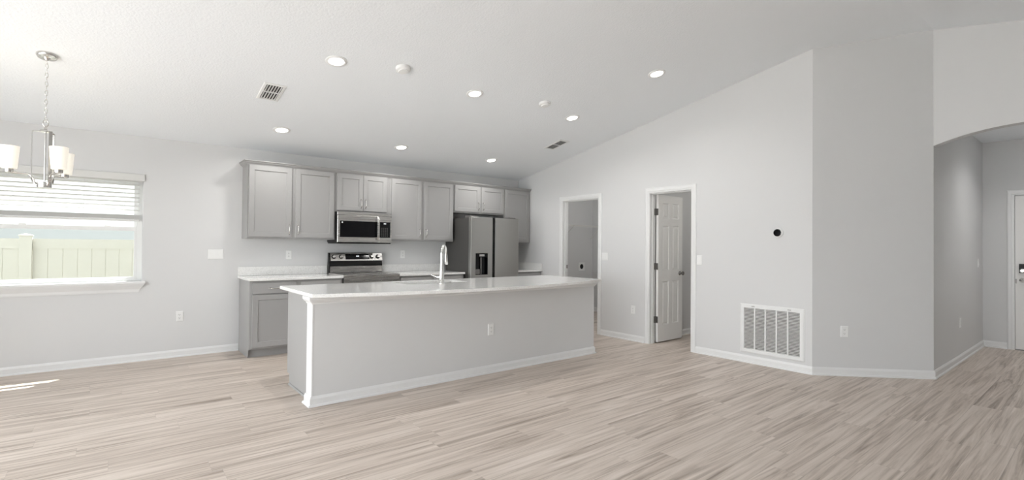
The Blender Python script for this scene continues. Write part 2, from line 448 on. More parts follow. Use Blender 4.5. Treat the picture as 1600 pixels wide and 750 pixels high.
# door_2: pantry, six panel door standing open
r = sroot('door_2', (0, (D2[0]+D2[1])/2, 0), 'white cased pantry doorway with six panel door standing open', 'door')
door_trim(r, 0, *D2, DH)
b = MB(); panel_slab(b, 0.605, 2.022, 0.035)
hy = D2[1]-0.006
ang = math.radians(1.0)
M2 = Matrix.Translation((0.130, hy-0.037, 0.014)) @ Matrix.Rotation(ang, 4, 'Z')
bmesh.ops.transform(b.bm, matrix=M2, verts=b.bm.verts)
slab = b.build('slab', DOORP, r, world=True)
for z in (1.80, 1.05, 0.32):
    b = MB().box(0.080, 0.122, D2[1]-0.004, D2[1]-0.0005, z-0.045, z+0.045)
    b.box(0.1265, 0.1295, hy-0.036, hy-0.001, z-0.045, z+0.045)
    b.lathe([(0.0065, z-0.048), (0.0065, z+0.048)], (0.124, hy+0.001, 0), n=10)
    b.build('hinge', HINGE, r, world=True)
b = MB()
for sgn in (-1, 1):
    y0 = 0.0 if sgn < 0 else 0.035
    b.lathe([(0.031, y0), (0.031, y0+sgn*0.006), (0.012, y0+sgn*0.012), (0.011, y0+sgn*0.030), (0.022, y0+sgn*0.038), (0.028, y0+sgn*0.050), (0.026, y0+sgn*0.062), (0.012, y0+sgn*0.068)], (0.535, 0, 0.93), axis='Y', n=20)
bmesh.ops.transform(b.bm, matrix=M2, verts=b.bm.verts)
k = b.build('knob', HINGE, slab, root=r, world=True, smooth=True); k['label'] = 'dark round door knob'

# door_3: entry door at the end of the hall
r = sroot('door_3', (XH, (D3[0]+D3[1])/2, 0), 'white entry door at the end of the hallway', 'door')
door_trim(r, XH, *D3, DH)
b = MB(); panel_slab(b, D3[1]-D3[0]-0.008, 2.025, 0.042)
M3 = Matrix.Translation((XH+0.003, D3[1]-0.004, 0.014)) @ Matrix.Rotation(-PI/2, 4, 'Z')
bmesh.ops.transform(b.bm, matrix=M3, verts=b.bm.verts)
slab = b.build('slab', DOORP, r, world=True)
structure(MB().box(XH, XH+0.12, D3[0], D3[1], 0.0, 0.012).build('trim_1', HINGE), 'dark metal threshold under entry door', 'trim')
b = MB()                                            # keypad deadbolt
b.loops([[(0.07+x*(1+0), y, 1.065+z) for x, z in ((-0.033, -0.06), (0.033, -0.06), (0.033, 0.06), (-0.033, 0.06))] for y in (0, -0.022)])
b.mi(1).lathe([(0.030, -0.022), (0.028, -0.034), (0.016, -0.040)], (0.07, 0, 1.035), axis='Y', n=20)
bmesh.ops.transform(b.bm, matrix=M3, verts=b.bm.verts)
k = b.build('deadbolt', [BLACK, CHROME], slab, root=r, world=True, bevel=0.003); k['label'] = 'black keypad deadbolt with chrome turn'
b = MB()                                            # lever handle
b.lathe([(0.032, 0), (0.032, -0.008), (0.014, -0.014), (0.012, -0.045)], (0.07, 0, 0.91), axis='Y', n=20)
b.tube([(0.07, -0.045, 0.91), (0.10, -0.05, 0.912), (0.14, -0.05, 0.91), (0.185, -0.046, 0.905)], [0.011, 0.010, 0.009, 0.008], 10)
bmesh.ops.transform(b.bm, matrix=M3, verts=b.bm.verts)
k = b.build('handle', CHROME, slab, root=r, world=True, smooth=True); k['label'] = 'chrome lever handle'
b = MB().box(XH-0.004, XH+0.004, D3[1]-0.02, D3[1]-0.003, 0.88, 0.94)
b.build('strike', HINGE, r, world=True)

# ------------------------------------------------------------------ window_1
r = sroot('window_1', ((WX0+WX1)/2, 0.0, WZ0), 'white single hung window at the left, fence seen through it', 'window')
F0, F1 = 0.075, 0.150
b = MB()
for x0, x1, z0, z1 in ((WX0, WX0+0.045, WZ0, WZ1), (WX1-0.045, WX1, WZ0, WZ1), (WX0+0.045, WX1-0.045, WZ0, WZ0+0.022), (WX0+0.045, WX1-0.045, WZ1-0.045, WZ1)):
    b.box(x0, x1, F0, F1, z0, z1)
b.build('window_frame', VINYL, r, world=True, bevel=0.002)
ZM = 1.485
def sash(name, z0, z1, y0, y1, sw, top, bot):
    b = MB(); x0, x1 = WX0+0.045, WX1-0.045
    b.box(x0, x0+sw, y0, y1, z0, z1); b.box(x1-sw, x1, y0, y1, z0, z1)
    b.box(x0+sw, x1-sw, y0, y1, z0, z0+bot); b.box(x0+sw, x1-sw, y0, y1, z1-top, z1)
    s = b.build(name, VINYL, r, world=True, bevel=0.002)
    yy = (y0+y1)/2
    MB().box(x0+sw, x1-sw, yy-0.002, yy+0.002, z0+bot, z1-top).build('pane', GLASS, s, root=r, world=True)
    return s
lo = sash('lower_sash', WZ0+0.022, ZM, 0.080, 0.108, 0.026, 0.045, 0.024)
up = sash('upper_sash', ZM-0.04, WZ1-0.045, 0.112, 0.140, 0.030, 0.035, 0.035)
MB().box(WX0+0.05, WX1-0.05, 0.1440, 0.1445, WZ0+0.03, ZM-0.02).build('insect_screen', SCREEN, r, world=True)
for x in (WX0+0.35, WX1-0.30): MB().box(x-0.03, x+0.03, 0.084, 0.106, ZM, ZM+0.012).build('sash_lock', VINYL, r, world=True, bevel=0.003)
# stool and moulded apron
MB().box(WX0-0.03, WX1+0.03, -0.052, F0, WZ0-0.028, WZ0-0.0005).build('sill', TRIM, r, world=True, bevel=0.006)
za, zb = WZ0-0.122, WZ0-0.028
def aring(o, z, e): return [(WX0-0.03+e, -0.0005, z), (WX1+0.03-e, -0.0005, z), (WX1+0.03-e, -o, z), (WX0-0.03+e, -o, z)]
MB().loops([aring(0.006, za, 0.055), aring(0.010, za+0.012, 0.052), aring(0.012, za+0.035, 0.044), aring(0.030, za+0.065, 0.022), aring(0.040, zb-0.012, 0.010), aring(0.044, zb, 0.006)]).build('apron', TRIM, r, world=True)

# ================================================================== THINGS: wall cabinets
def pull(mb, x, y, z, L, vertical=True):
    """arched bar pull standing off a front at plane y (towards -y)"""
    h = L/2; P = []
    for i in range(13):
        t = -1+2*i/12; P.append((t*h, -0.030*(1-abs(t)**5)-0.002))
    path = [((x, y+q, z+p) if vertical else (x+p, y+q, z)) for p, q in P]
    mb.tube(path, [0.0060 if abs(-1+2*i/12) > 0.8 else 0.0048 for i in range(13)], 8)
    for e in (-h, h):
        c = (x, 0, z+e) if vertical else (x+e, 0, z)
        mb.lathe([(0.0085, y), (0.0085, y-0.004), (0.006, y-0.007)], c, axis='Y', n=12)

def shaker(mb, x0, x1, z0, z1, yf, fr=0.058):
    t = 0.020
    mb.rects([(x0, x1, z0, z1, yf+t), (x0, x1, z0, z1, yf+0.002), (x0+0.002, x1-0.002, z0+0.002, z1-0.002, yf),
              (x0+fr, x1-fr, z0+fr, z1-fr, yf), (x0+fr+0.004, x1-fr-0.004, z0+fr+0.004, z1-fr-0.004, yf+0.009)])

def add_door(root, x0, x1, z0, z1, yf, hx, hz, L=0.115):
    b = MB(); shaker(b, x0, x1, z0, z1, yf); d = b.build('door', CAB, root, world=True)
    if hx is not None:
        b = MB(); pull(b, hx, yf, hz, L); b.build('handle', NICKEL, d, root=root, world=True, smooth=True)
    return d

def wall_cabinet(label, x0, x1, z0, z1, doors):
    r = thing('wall_cabinet', label, 'cabinet', ((x0+x1)/2, -0.1525, z0), group='grey wall cabinets')
    b = MB(); b.box(x0, x1, -0.286, -0.0005, z0, z1)
    # face frame with a reveal, slightly proud of the box
    b.box(x0, x1, -0.305, -0.286, z0, z1)
    b.build('cabinet_box', CAB, r, world=True, bevel=0.0015)
    for (a, c, s) in doors:
        hx = None if s == 0 else (c-0.030 if s > 0 else a+0.030)
        add_door(r, a, c, z0+0.021, z1-0.020, -0.3255, hx, z0+0.021+0.10)
    return r
UZ0, UZ1 = 1.372, 2.275
e = 0.0008
wall_cabinet('tall grey two door wall cabinet left of the microwave', -4.453, -3.412-e, UZ0, UZ1, [(-4.440, -3.957, 1), (-3.912, -3.431, -1)])
wall_cabinet('short grey two door wall cabinet directly above the microwave', -3.412, -2.645-e, 1.748, UZ1, [(-3.388, -3.037, 1), (-3.033, -2.690, -1)])
wall_cabinet('tall grey two door wall cabinet between microwave and refrigerator', -2.645, -1.578-e, UZ0, UZ1, [(-2.617, -2.138, 1), (-2.094, -1.594, -1)])
wall_cabinet('short grey two door wall cabinet above the refrigerator', -1.578, -0.578-e, 1.825, UZ1, [(-1.560, -1.086, 1), (-1.053, -0.594, -1)])
wall_cabinet('grey single door wall cabinet in the corner right of the refrigerator', -0.578, -0.003, UZ0, UZ1, [(-0.562, -0.035, 0)])

# crown moulding over the run (one continuous length with a return)
pf = [(0.0, 0.0), (0.006, 0.0), (0.010, 0.010), (0.028, 0.026), (0.034, 0.040), (0.044, 0.043), (0.044, 0.052), (0.0, 0.052)]
def cr(ox, oy, z): return (-4.453-ox, -0.305-oy, UZ1-0.018+z)
A = [(-4.453-o, -0.0005, UZ1-0.018+z) for o, z in pf]; B = [cr(o, o, z) for o, z in pf]; Cc = [(-0.003, -0.305-o, UZ1-0.018+z) for o, z in pf]
cm = MB().loops([A, B, Cc]).build('crown_molding', CAB)
tag(cm, 'grey crown molding running along the top of the wall cabinets', 'molding')

# ================================================================== base cabinets
def base_cabinet(label, x0, x1, fronts, left_panel=False, kick_left=0.0):
    r = thing('base_cabinet', label, 'cabinet', ((x0+x1)/2, -0.305, 0), group='grey base cabinets along the back wall')
    b = MB(); b.box(x0, x1, -0.590, -0.0005 if not left_panel else -0.0275, 0.10, 0.884); b.box(x0, x1, -0.609, -0.590, 0.10, 0.884)
    b.build('cabinet_box', CAB, r, world=True, bevel=0.0015)
    MB().box(x0+kick_left, x1, -0.535, -0.0275, 0.0005, 0.0995).build('toe_kick', CAB, r, world=True)
    if left_panel:
        MB().prism([(x0-0.006, -0.028, 0.0005), (x0-0.006, -0.535, 0.0005), (x0-0.006, -0.560, 0.03), (x0-0.006, -0.570, 0.10), (x0-0.006, -0.606, 0.10), (x0-0.006, -0.606, 0.884), (x0-0.006, -0.028, 0.884)], (0.0058, 0, 0)).build('side_panel', CAB, r, world=True)
    for (a, c, s) in fronts:
        b = MB(); b.rects([(a, c, 0.735, 0.860, -0.6095), (a, c, 0.735, 0.860, -0.628), (a+0.002, c-0.002, 0.737, 0.858, -0.630)])
        d = b.build('drawer', CAB, r, world=True)
        b = MB(); pull(b, (a+c)/2, -0.630, 0.797, 0.115, False); b.build('handle', NICKEL, d, root=r, world=True, smooth=True)
        add_door(r, a, c, 0.122, 0.722, -0.630, c-0.03 if s > 0 else a+0.03, 0.62)
    return r
base_cabinet('grey base cabinet with drawer at the left end, open side panel facing window', -4.468, -3.412, [(-4.447, -3.974, 1), (-3.917, -3.434, -1)], True)
base_cabinet('grey base cabinet between the range and the refrigerator', -2.640, -1.575, [(-2.615, -2.135, 1), (-2.09, -1.600, -1)])
base_cabinet('grey base cabinet in the corner right of the refrigerator', -0.580, -0.003, [(-0.555, -0.035, 1)])

def counter(label, x0, x1, side=False):
    r = thing('countertop', label, 'countertop', ((x0+x1)/2, -0.32, 0.885), group='white speckled countertops along the back wall')
    MB().box(x0, x1, -0.648, -0.0005, 0.885, 0.914).build('slab', QUARTZ, r, world=True, bevel=0.003)
    MB().box(x0, x1, -0.0205, -0.0006, 0.9145, 1.022).build('backsplash', QUARTZ, r, world=True, bevel=0.0015)
    if side: MB().box(x1-0.0200, x1-0.0005, -0.645, -0.0215, 0.9145, 1.022).build('side_splash', QUARTZ, r, world=True, bevel=0.0015)
    return r
counter('white quartz countertop with backsplash left of the range', -4.490, -3.4105)
counter('white quartz countertop with backsplash between range and refrigerator', -2.6405, -1.572)
counter('short white quartz countertop with side splash in the corner right of refrigerator', -0.583, -0.0025, True)

# ================================================================== range
X0, X1 = -3.406, -2.645
r = thing('electric_range', 'stainless freestanding electric range with black glass cooktop and back controls', 'stove', ((X0+X1)/2, -0.33, 0))
MB().box(X0, X1, -0.635, -0.025, 0.03, 0.905).build('body', DARK, r, world=True, bevel=0.002)
b = MB(); b.box(X0+0.004, X1-0.004, -0.655, -0.095, 0.906, 0.922)
ck = b.build('cooktop', BGLASS, r, world=True, bevel=0.003)
for bx_, by_, br in ((-3.22, -0.50, 0.105), (-2.83, -0.50, 0.085), (-3.22, -0.23, 0.075), (-2.83, -0.23, 0.105)):
    b = MB(); 
    for rr in (br, br*0.62): b.tube([(bx_+rr*math.cos(2*PI*i/40), by_+rr*math.sin(2*PI*i/40), 0.9222) for i in range(40)], 0.0011, 4, closed=True)
    b.build('burner', DGREY, ck, root=r, world=True)
b = MB(); b.box(X0, X0+0.0035, -0.668, -0.06, 0.898, 0.924); b.box(X1-0.0035, X1, -0.668, -0.06, 0.898, 0.924); b.box(X0+0.0035, X1-0.0035, -0.668, -0.656, 0.896, 0.924)
b.build('cooktop_trim', STEEL, r, world=True, bevel=0.0015)
b = MB().rects([(X0+0.002, X1-0.002, 0.845, 0.895, -0.636), (X0+0.002, X1-0.002, 0.845, 0.895, -0.662)]); b.build('front_rail', STEEL, r, world=True, bevel=0.002)
b = MB(); b.box(X0+0.002, X1-0.002, -0.664, -0.636, 0.235, 0.840); b.mi(1).box(X0+0.08, X1-0.08, -0.667, -0.6645, 0.36, 0.74)
d = b.build('oven_door', [STEEL, BGLASS], r, world=True, bevel=0.002)
b = MB(); b.tube([(X0+0.05, -0.712, 0.795), (X1-0.05, -0.712, 0.795)], 0.012, 12)
for x in (X0+0.08, X1-0.08): b.tube([(x, -0.664, 0.795), (x, -0.712, 0.795)], 0.010, 10)
b.build('handle', STEEL, d, root=r, world=True, smooth=True)
MB().box(X0+0.002, X1-0.002, -0.660, -0.636, 0.06, 0.228).build('storage_drawer', STEEL, r, world=True, bevel=0.002)
for x in (X0+0.05, X1-0.05):
    for y in (-0.58, -0.08): MB().lathe([(0.018, 0.0005), (0.018, 0.029)], (x, y, 0), n=12).build('foot', BLACK, r, world=True)
# back control tower: side profile in (y, z)
tower = [(-0.024, 0.907), (-0.090, 0.907), (-0.090, 1.010), (-0.094, 1.018), (-0.094, 1.030), (-0.082, 1.083), (-0.100, 1.086), (-0.070, 1.197), (-0.024, 1.197)]
MB().prism([(X0, y, z) for y, z in tower], (X1-X0, 0, 0)).build('backguard', BLACK, r, world=True)
MB().prism([(X0+0.012, y, z) for y, z in ((-0.0905, 0.925), (-0.094, 0.925), (-0.094, 1.012), (-0.0905, 1.012))], (X1-X0-0.016, 0, 0)).build('lower_trim', STEEL, r, world=True)
def on_tower(o, z): return -0.100 + (z-1.086)*(0.030/0.111) - o
cp = MB().prism([(X0+0.016, on_tower(0.0003, 1.088), 1.088), (X0+0.016, on_tower(0.005, 1.088), 1.088), (X0+0.016, on_tower(0.005, 1.192), 1.192), (X0+0.016, on_tower(0.0003, 1.192), 1.192)], (X1-X0-0.020, 0, 0)).build('control_panel', STEEL, r, world=True)
b = MB().prism([(-3.185, on_tower(0.0052, 1.104), 1.104), (-3.185, on_tower(0.0075, 1.104), 1.104), (-3.185, on_tower(0.0075, 1.180), 1.180), (-3.185, on_tower(0.0052, 1.180), 1.180)], (0.345, 0, 0))
ds = b.build('display', BGLASS, cp, root=r, world=True); ds['label'] = 'black glass clock display'
b = MB()
for x in (-3.032, -3.022, -3.010, -3.000): b.box(x, x+0.007, on_tower(0.0092, 1.15), on_tower(0.0078, 1.15), 1.142, 1.156)
b.build('clock_digits', DIGIT, r, world=True)
for x in (-3.345, -3.245, -2.808, -2.714):
    b = MB(); y0 = on_tower(0.0052, 1.142)
    b.lathe([(0.030, 0.0), (0.030, -0.006), (0.026, -0.010)], (x, y0, 1.142), axis='Y', n=24)
    b.mi(1).lathe([(0.022, -0.0101), (0.020, -0.030), (0.017, -0.033)], (x, y0, 1.142), axis='Y', n=24)
    b.box(x-0.004, x+0.004, y0-0.040, y0-0.0331, 1.142-0.018, 1.142+0.018)
    bmesh.ops.rotate(b.bm, verts=b.bm.verts, cent=(x, y0, 1.142), matrix=Matrix.Rotation(math.radians(-15), 3, 'X'))
    kb = b.build('knob', [BLACK, NICKEL], cp, root=r, world=True); smooth_by_angle(kb)

# ================================================================== microwave
X0, X1, Z0, Z1, YF = -3.409, -2.648, 1.340, 1.745, -0.372
r = thing('microwave', 'stainless over the range microwave with black window and bowed handle', 'microwave', ((X0+X1)/2, -0.2, Z0))
MB().box(X0, X1, YF, -0.0015, Z0, Z1).build('body', BLACK, r, world=True, bevel=0.002)
MB().box(X0+0.005, X1-0.005, YF-0.014, -0.02, Z0-0.016, Z0-0.0005).build('underside_vent', BLACK, r, world=True, bevel=0.003)
def front(name, x0, x1, z0, z1, hole, par):
    """bowed steel front with an opening"""
    b = MB(); y = YF-0.028
    a, c, d, e_ = hole
    b.rects([(x0, x1, z0, z1, YF-0.0005), (x0, x1, z0, z1, y+0.003), (x0+0.003, x1-0.003, z0+0.003, z1-0.003, y), (a, c, d, e_, y), (a+0.002, c-0.002, d+0.002, e_-0.002, y+0.004)])
    return b.build(name, STEEL, par, world=True)
XS = -2.838
dr = front('door', X0, XS, Z0+0.001, Z1-0.045, (X0+0.030, XS-0.018, Z0+0.068, Z1-0.118), r)
b = MB().box(X0+0.033, XS-0.021, YF-0.0255, YF-0.0238, Z0+0.071, Z1-0.121); b.build('window', BGLASS, dr, root=r, world=True)
b = MB(); P = [(-2.862, YF-0.028-0.042*(1-abs(t)**4)-0.002, (Z0+Z1)/2-0.01+t*0.168) for t in [-1+2*i/18 for i in range(19)]]
b.loops([[(p[0]-0.013, p[1], p[2]), (p[0]+0.013, p[1], p[2]), (p[0]+0.011, p[1]-0.010, p[2]), (p[0]-0.011, p[1]-0.010, p[2])] for p in P])
b.build('handle', STEEL, dr, root=r, world=True, bevel=0.003)
b = MB().lathe([(0.010, 0), (0.010, -0.0012)], (X0+0.062, YF-0.0256, Z1-0.140), axis='Y', n=20); b.build('badge', PLAST, dr, root=r, world=True)
ct = front('control_panel', XS+0.002, X1, Z0+0.001, Z1-0.045, (XS+0.012, X1-0.020, Z0+0.068, Z1-0.118), r)
b = MB().box(XS+0.015, X1-0.023, YF-0.0255, YF-0.0238, Z0+0.071, Z1-0.121); b.build('keypad', BGLASS, ct, root=r, world=True)
b = MB()
for i in range(4):
    for j in range(6):
        x = XS+0.035+i*0.029; z = Z0+0.090+j*0.022
        b.box(x, x+0.010, YF-0.0262, YF-0.0256, z, z+0.004)
b.build('key_marks', FILTER, ct, root=r, world=True)
b = MB()
for i in range(4): b.box(XS+0.072+i*0.009, XS+0.078+i*0.009, YF-0.0264, YF-0.0256, Z1-0.147, Z1-0.136)
b.build('clock_digits', DIGIT, ct, root=r, world=True)
b = MB().rects([(X0, X1, Z1-0.043, Z1-0.001, YF-0.0005), (X0, X1, Z1-0.043, Z1-0.001, YF-0.020), (X0+0.003, X1-0.003, Z1-0.040, Z1-0.004, YF-0.023)])
b.build('top_vent', STEEL, r, world=True)

# ================================================================== refrigerator
X0, X1, YB, YD = -1.548, -0.627, -0.690, -0.762
r = thing('refrigerator', 'stainless side by side refrigerator with black ice and water dispenser', 'refrigerator', ((X0+X1)/2, -0.36, 0))
MB().box(X0+0.004, X1-0.004, YB, -0.030, 0.02, 1.735).build('body', DARK, r, world=True, bevel=0.004)
for x in (X0+0.06, X1-0.06):
    for y in (-0.64, -0.08): MB().lathe([(0.02, 0.0005), (0.02, 0.0195)], (x, y, 0), n=12).build('foot', BLACK, r, world=True)
MB().box(X0+0.01, X1-0.01, YB-0.03, YB-0.0005, 0.022, 0.075).build('base_grille', BLACK, r, world=True)
XG0, XG1 = -1.147, -1.098
def fdoor(x0, x1, hole=None):
    b = MB(); z0, z1 = 0.085, 1.745
    R_ = [(x0, x1, z0, z1, YB-0.006), (x0, x1, z0, z1, YD+0.010), (x0+0.003, x1-0.003, z0+0.003, z1-0.003, YD+0.003), (x0+0.010, x1-0.010, z0+0.006, z1-0.006, YD)]
    if hole:
        a, c, d, e_ = hole
        R_ += [(a-0.006, c+0.006, d-0.006, e_+0.006, YD), (a, c, d, e_, YD+0.003), (a, c, d, e_, YD+0.050)]
    b.rects(R_); return b.build('door', FRIDGE, r, world=True)
HO = (-1.462, -1.236, 0.872, 1.198)
dl = fdoor(X0, XG0, HO); dl['label'] = 'left freezer door with dispenser'
dd = fdoor(XG1, X1); dd['label'] = 'right plain door'
b = MB()                                            # dispenser lining, built inside the recess
a, c, d, e_ = HO
y1 = YD+0.049
b.box(a+0.0005, c-0.0005, y1-0.003, y1, d+0.0005, e_-0.0005)
b.box(a+0.0005, a+0.004, YD+0.006, y1-0.003, d+0.0005, e_-0.0005); b.box(c-0.004, c-0.0005, YD+0.006, y1-0.003, d+0.0005, e_-0.0005)
b.box(a+0.004, c-0.004, YD+0.006, y1-0.003, d+0.0005, d+0.006); b.box(a+0.004, c-0.004, YD+0.004, y1-0.003, e_-0.062, e_-0.0005)
ds = b.build('dispenser', BGLASS, dl, root=r, world=True)
b = MB(); b.box(-1.392, -1.300, YD+0.0015, YD+0.0038, 1.152, 1.182)
b.build('display', FILTER, dl, root=r, world=True)
b = MB(); b.box(-1.352, -1.340, YD+0.018, YD+0.040, d+0.007, e_-0.063); b.box(a+0.006, -1.375, YD+0.014, YD+0.044, d+0.012, d+0.085)
b.build('lever', DGREY, dl, root=r, world=True, bevel=0.002)
MB().box(XG0+0.001, XG1-0.001, YB-0.030, YB-0.0008, 0.085, 1.742).build('handle_recess', BLACK, r, world=True)
for xa in (X0+0.02, X1-0.15): MB().box(xa, xa+0.13, -0.70, -0.56, 1.7355, 1.765).build('hinge_cover', DGREY, r, world=True, bevel=0.004)

# ================================================================== island
PX0, PX1, PY0, PY1 = -4.432, -1.052, -2.738, -2.605          # pony wall
CX0, CYB = -4.392, -1.880                                     # cabinets behind it
r = thing('kitchen_island', 'long kitchen island with grey painted front wall and white trimmed left end', 'island', ((PX0+PX1)/2, (PY0+CYB)/2, 0))
b = MB().box(PX0+0.0125, PX1, PY0, PY1, 0.0005, 0.884)
b.build('front_wall', WALL, r, world=True)
MB().box(PX0, PX0+0.012, PY0-0.002, PY1+0.002, 0.0005, 0.884).build('end_trim', TRIM, r, world=True, bevel=0.0015)
# baseboard wrapping the wall
pf = [(0.0005, 0.0005), (BT+0.013, 0.0005), (BT+0.010, 0.014), (BT, 0.020), (BT, BH-0.022), (BT-0.005, BH-0.010), (0.004, BH), (0.0005, BH)]
def wrap(name, prof, z0):
    y2 = PY1+0.002; y0 = PY0-0.002
    b = MB().loops([[(PX0-o, y2+o, z0+z) for o, z in prof], [(PX0-o, y0-o, z0+z) for o, z in prof], [(PX1+o, y0-o, z0+z) for o, z in prof], [(PX1+o, y2, z0+z) for o, z in prof]])
    return b.build(name, TRIM, r, world=True)
wrap('base_molding', pf, 0)
bed = [(0.0005, 0.0), (0.006, 0.0), (0.009, 0.012), (0.020, 0.022), (0.026, 0.034), (0.030, 0.036), (0.030, 0.060), (0.0005, 0.060)]
wrap('cap_molding', bed, 0.824)
# cabinets on the kitchen side
b = MB(); b.box(CX0+0.006, -3.440, PY1+0.0025, CYB, 0.10, 0.884)
b.box(-2.560, PX1-0.02, PY1+0.0025, CYB, 0.10, 0.884); b.box(-3.4395, -2.5605, PY1+0.0025, CYB, 0.10, 0.62)
b.build('cabinet_box', CAB, r, world=True)
b = MB(); b.box(CX0+0.05, PX1-0.05, PY1+0.003, CYB-0.075, 0.0005, 0.0995); b.build('toe_kick', CAB, r, world=True)
MB().prism([(CX0, PY1+0.0165, 0.018), (CX0, CYB-0.075, 0.018), (CX0, CYB-0.070, 0.10), (CX0, CYB-0.002, 0.10), (CX0, CYB-0.002, 0.884), (CX0, PY1+0.0165, 0.884)], (0.0055, 0, 0)).build('side_panel', CAB, r, world=True)
MB().prism([(CX0-0.010, PY1+0.03, 0.0005), (CX0-0.010, CYB-0.075, 0.0005), (CX0-0.006, CYB-0.075, 0.017), (CX0-0.006, PY1+0.03, 0.017)], (0.012, 0, 0)).build('shoe_molding', CAB, r, world=True)
nd = 7
for i in range(nd):
    a = CX0+0.03+i*(PX1-0.04-CX0-0.03)/nd; c = a+(PX1-0.04-CX0-0.03)/nd-0.03
    b = MB(); b.rects([(a, c, 0.122, 0.862, CYB+0.0005), (a, c, 0.122, 0.862, CYB+0.020), (a+0.058, c-0.058, 0.18, 0.804, CYB+0.020), (a+0.062, c-0.062, 0.184, 0.80, CYB+0.011)])
    b.build('door', CAB, r, world=True)

# countertop with bowed front edge and sink cut-out
TX0, TX1, TYB, TYE, TYM = -4.456, -1.000, -1.835, -2.815, -3.100
SX0, SX1, SY0, SY1 = -3.370, -2.630, -2.290, -1.945
def fy(x):
    t = (x-(TX0+TX1)/2)/((TX1-TX0)/2); return TYE + (TYM-TYE)*(1-t*t)
b = MB(); Zb, Zt = 0.8848, 0.914
xs = sorted(set([TX0 + (TX1-TX0)*i/36 for i in range(37)] + [SX0, SX1]))
cols = []
for x in xs:
    cols.append([(x, fy(x)), (x, SY0), (x, SY1), (x, TYB)])
vt = [[b.bm.verts.new((x, y, Zt)) for x, y in c] for c in cols]; vb = [[b.bm.verts.new((x, y, Zb)) for x, y in c] for c in cols]
for i in range(len(xs)-1):
    inside = xs[i] >= SX0-1e-6 and xs[i+1] <= SX1+1e-6
    for j in range(3):
        if j == 1 and inside: continue
        for v in (vt, vb): b.face([v[i][j], v[i+1][j], v[i+1][j+1], v[i][j+1]])
    for j in (0, 3): b.face([vt[i][j], vt[i+1][j], vb[i+1][j], vb[i][j]])
    if inside:
        for j in (1, 2): b.face([vt[i][j], vt[i+1][j], vb[i+1][j], vb[i][j]])
for i in (0, len(xs)-1):
    for j in range(3): b.face([vt[i][j], vt[i][j+1], vb[i][j+1], vb[i][j]])
for x in (SX0, SX1):
    i = min(range(len(xs)), key=lambda q: abs(xs[q]-x)); b.face([vt[i][1], vt[i][2], vb[i][2], vb[i][1]])
it = b.build('island_countertop', QUARTZ, bevel=0.003)
tag(it, 'long white quartz island countertop with bowed overhanging front edge and sink cutout', 'countertop')

# undermount sink
r = thing('sink', 'stainless undermount sink set into the island countertop', 'sink', ((SX0+SX1)/2, (SY0+SY1)/2, 0.66))
b = MB()
def sr(o, z): return [(SX0-o, SY0-o, z), (SX1+o, SY0-o, z), (SX1+o, SY1+o, z), (SX0-o, SY1+o, z)]
b.loops([sr(0.025, 0.8835), sr(0.006, 0.8835), sr(0.004, 0.875), sr(-0.004, 0.70), sr(-0.035, 0.675), sr(-0.16, 0.668)], cap0=False)
b.loops([sr(0.025, 0.8825), sr(0.008, 0.8825), sr(0.006, 0.70), sr(-0.02, 0.665), sr(-0.16, 0.660)], cap0=False)
b.build('basin', STEEL, r, world=True)
b = MB().lathe([(0.056, 0.6685), (0.056, 0.671), (0.040, 0.671), (0.034, 0.6675)], ((SX0+SX1)/2, (SY0+SY1)/2, 0), n=24); b.build('drain', CHROME, r, world=True)

# gooseneck faucet
fx_, fy_, fz = -3.031, -2.405, 0.9143
r = thing('faucet', 'tall chrome gooseneck pull down faucet beside the island sink', 'faucet', (fx_, fy_, fz), rotz=math.radians(-46))
b = MB()
b.lathe([(0.031, 0), (0.031, 0.006), (0.0265, 0.012), (0.0255, 0.09), (0.021, 0.16), (0.0165, 0.22)], n=24)
P = [(0, 0, 0.215), (0, 0, 0.29)]
for i in range(1, 15):
    t = PI*i/15*1.02; P.append((0, 0.082-0.082*math.cos(t), 0.315+0.082*math.sin(t)))
P.append((0, 0.168, 0.295))
b.tube(P, [0.0165-0.004*i/(len(P)-1) for i in range(len(P))], 16)
smooth_by_angle(b.build('spout', CHROME, r))
b = MB().tube([(0, 0.1655, 0.308), (0, 0.170, 0.285), (0, 0.177, 0.24), (0, 0.184, 0.200), (0, 0.185, 0.193)], [0.0135, 0.0155, 0.0175, 0.0205, 0.0185], 18)
smooth_by_angle(b.build('spray_head', CHROME, r))
b = MB().tube([(-0.020, 0, 0.068), (-0.045, 0, 0.068), (-0.055, 0, 0.068)], [0.0145, 0.0145, 0.010], 16)
b.tube([(-0.048, 0, 0.070), (-0.075, 0, 0.078), (-0.112, 0, 0.090)], [0.0085, 0.0065, 0.0055], 10)
smooth_by_angle(b.build('lever', CHROME, r))

# ================================================================== wall plates
# local frame: plate lies in the XZ plane, faces -Y
def plate(b, wd, h=0.116):
    a = wd/2; c = h/2
    b.rects([(-a, a, -c, c, -0.0004), (-a, a, -c, c, -0.003), (-a+0.004, a-0.004, -c+0.004, c-0.004, -0.0065)])
def outlet(label, loc, rotz):
    r = thing('outlet', label, 'outlet', loc, rotz, group='white wall outlets')
    b = MB(); plate(b, 0.072); b.build('cover_plate', PLAST, r)
    for z in (-0.0195, 0.0195):
        b = MB(); b.rects([(-0.0165, 0.0165, z-0.0135, z+0.0135, -0.0066), (-0.0155, 0.0155, z-0.0125, z+0.0125, -0.0092)])
        b.mi(1); b.box(-0.0075, -0.0052, -0.0096, -0.0093, z-0.003, z+0.007); b.box(0.0052, 0.0072, -0.0096, -0.0093, z-0.002, z+0.006)
        b.lathe([(0.0026, -0.0093), (0.0026, -0.0096)], (0, 0, z-0.008), axis='Y', n=10)
        b.build('receptacle', [PLAST, SLOT], r)
    return r
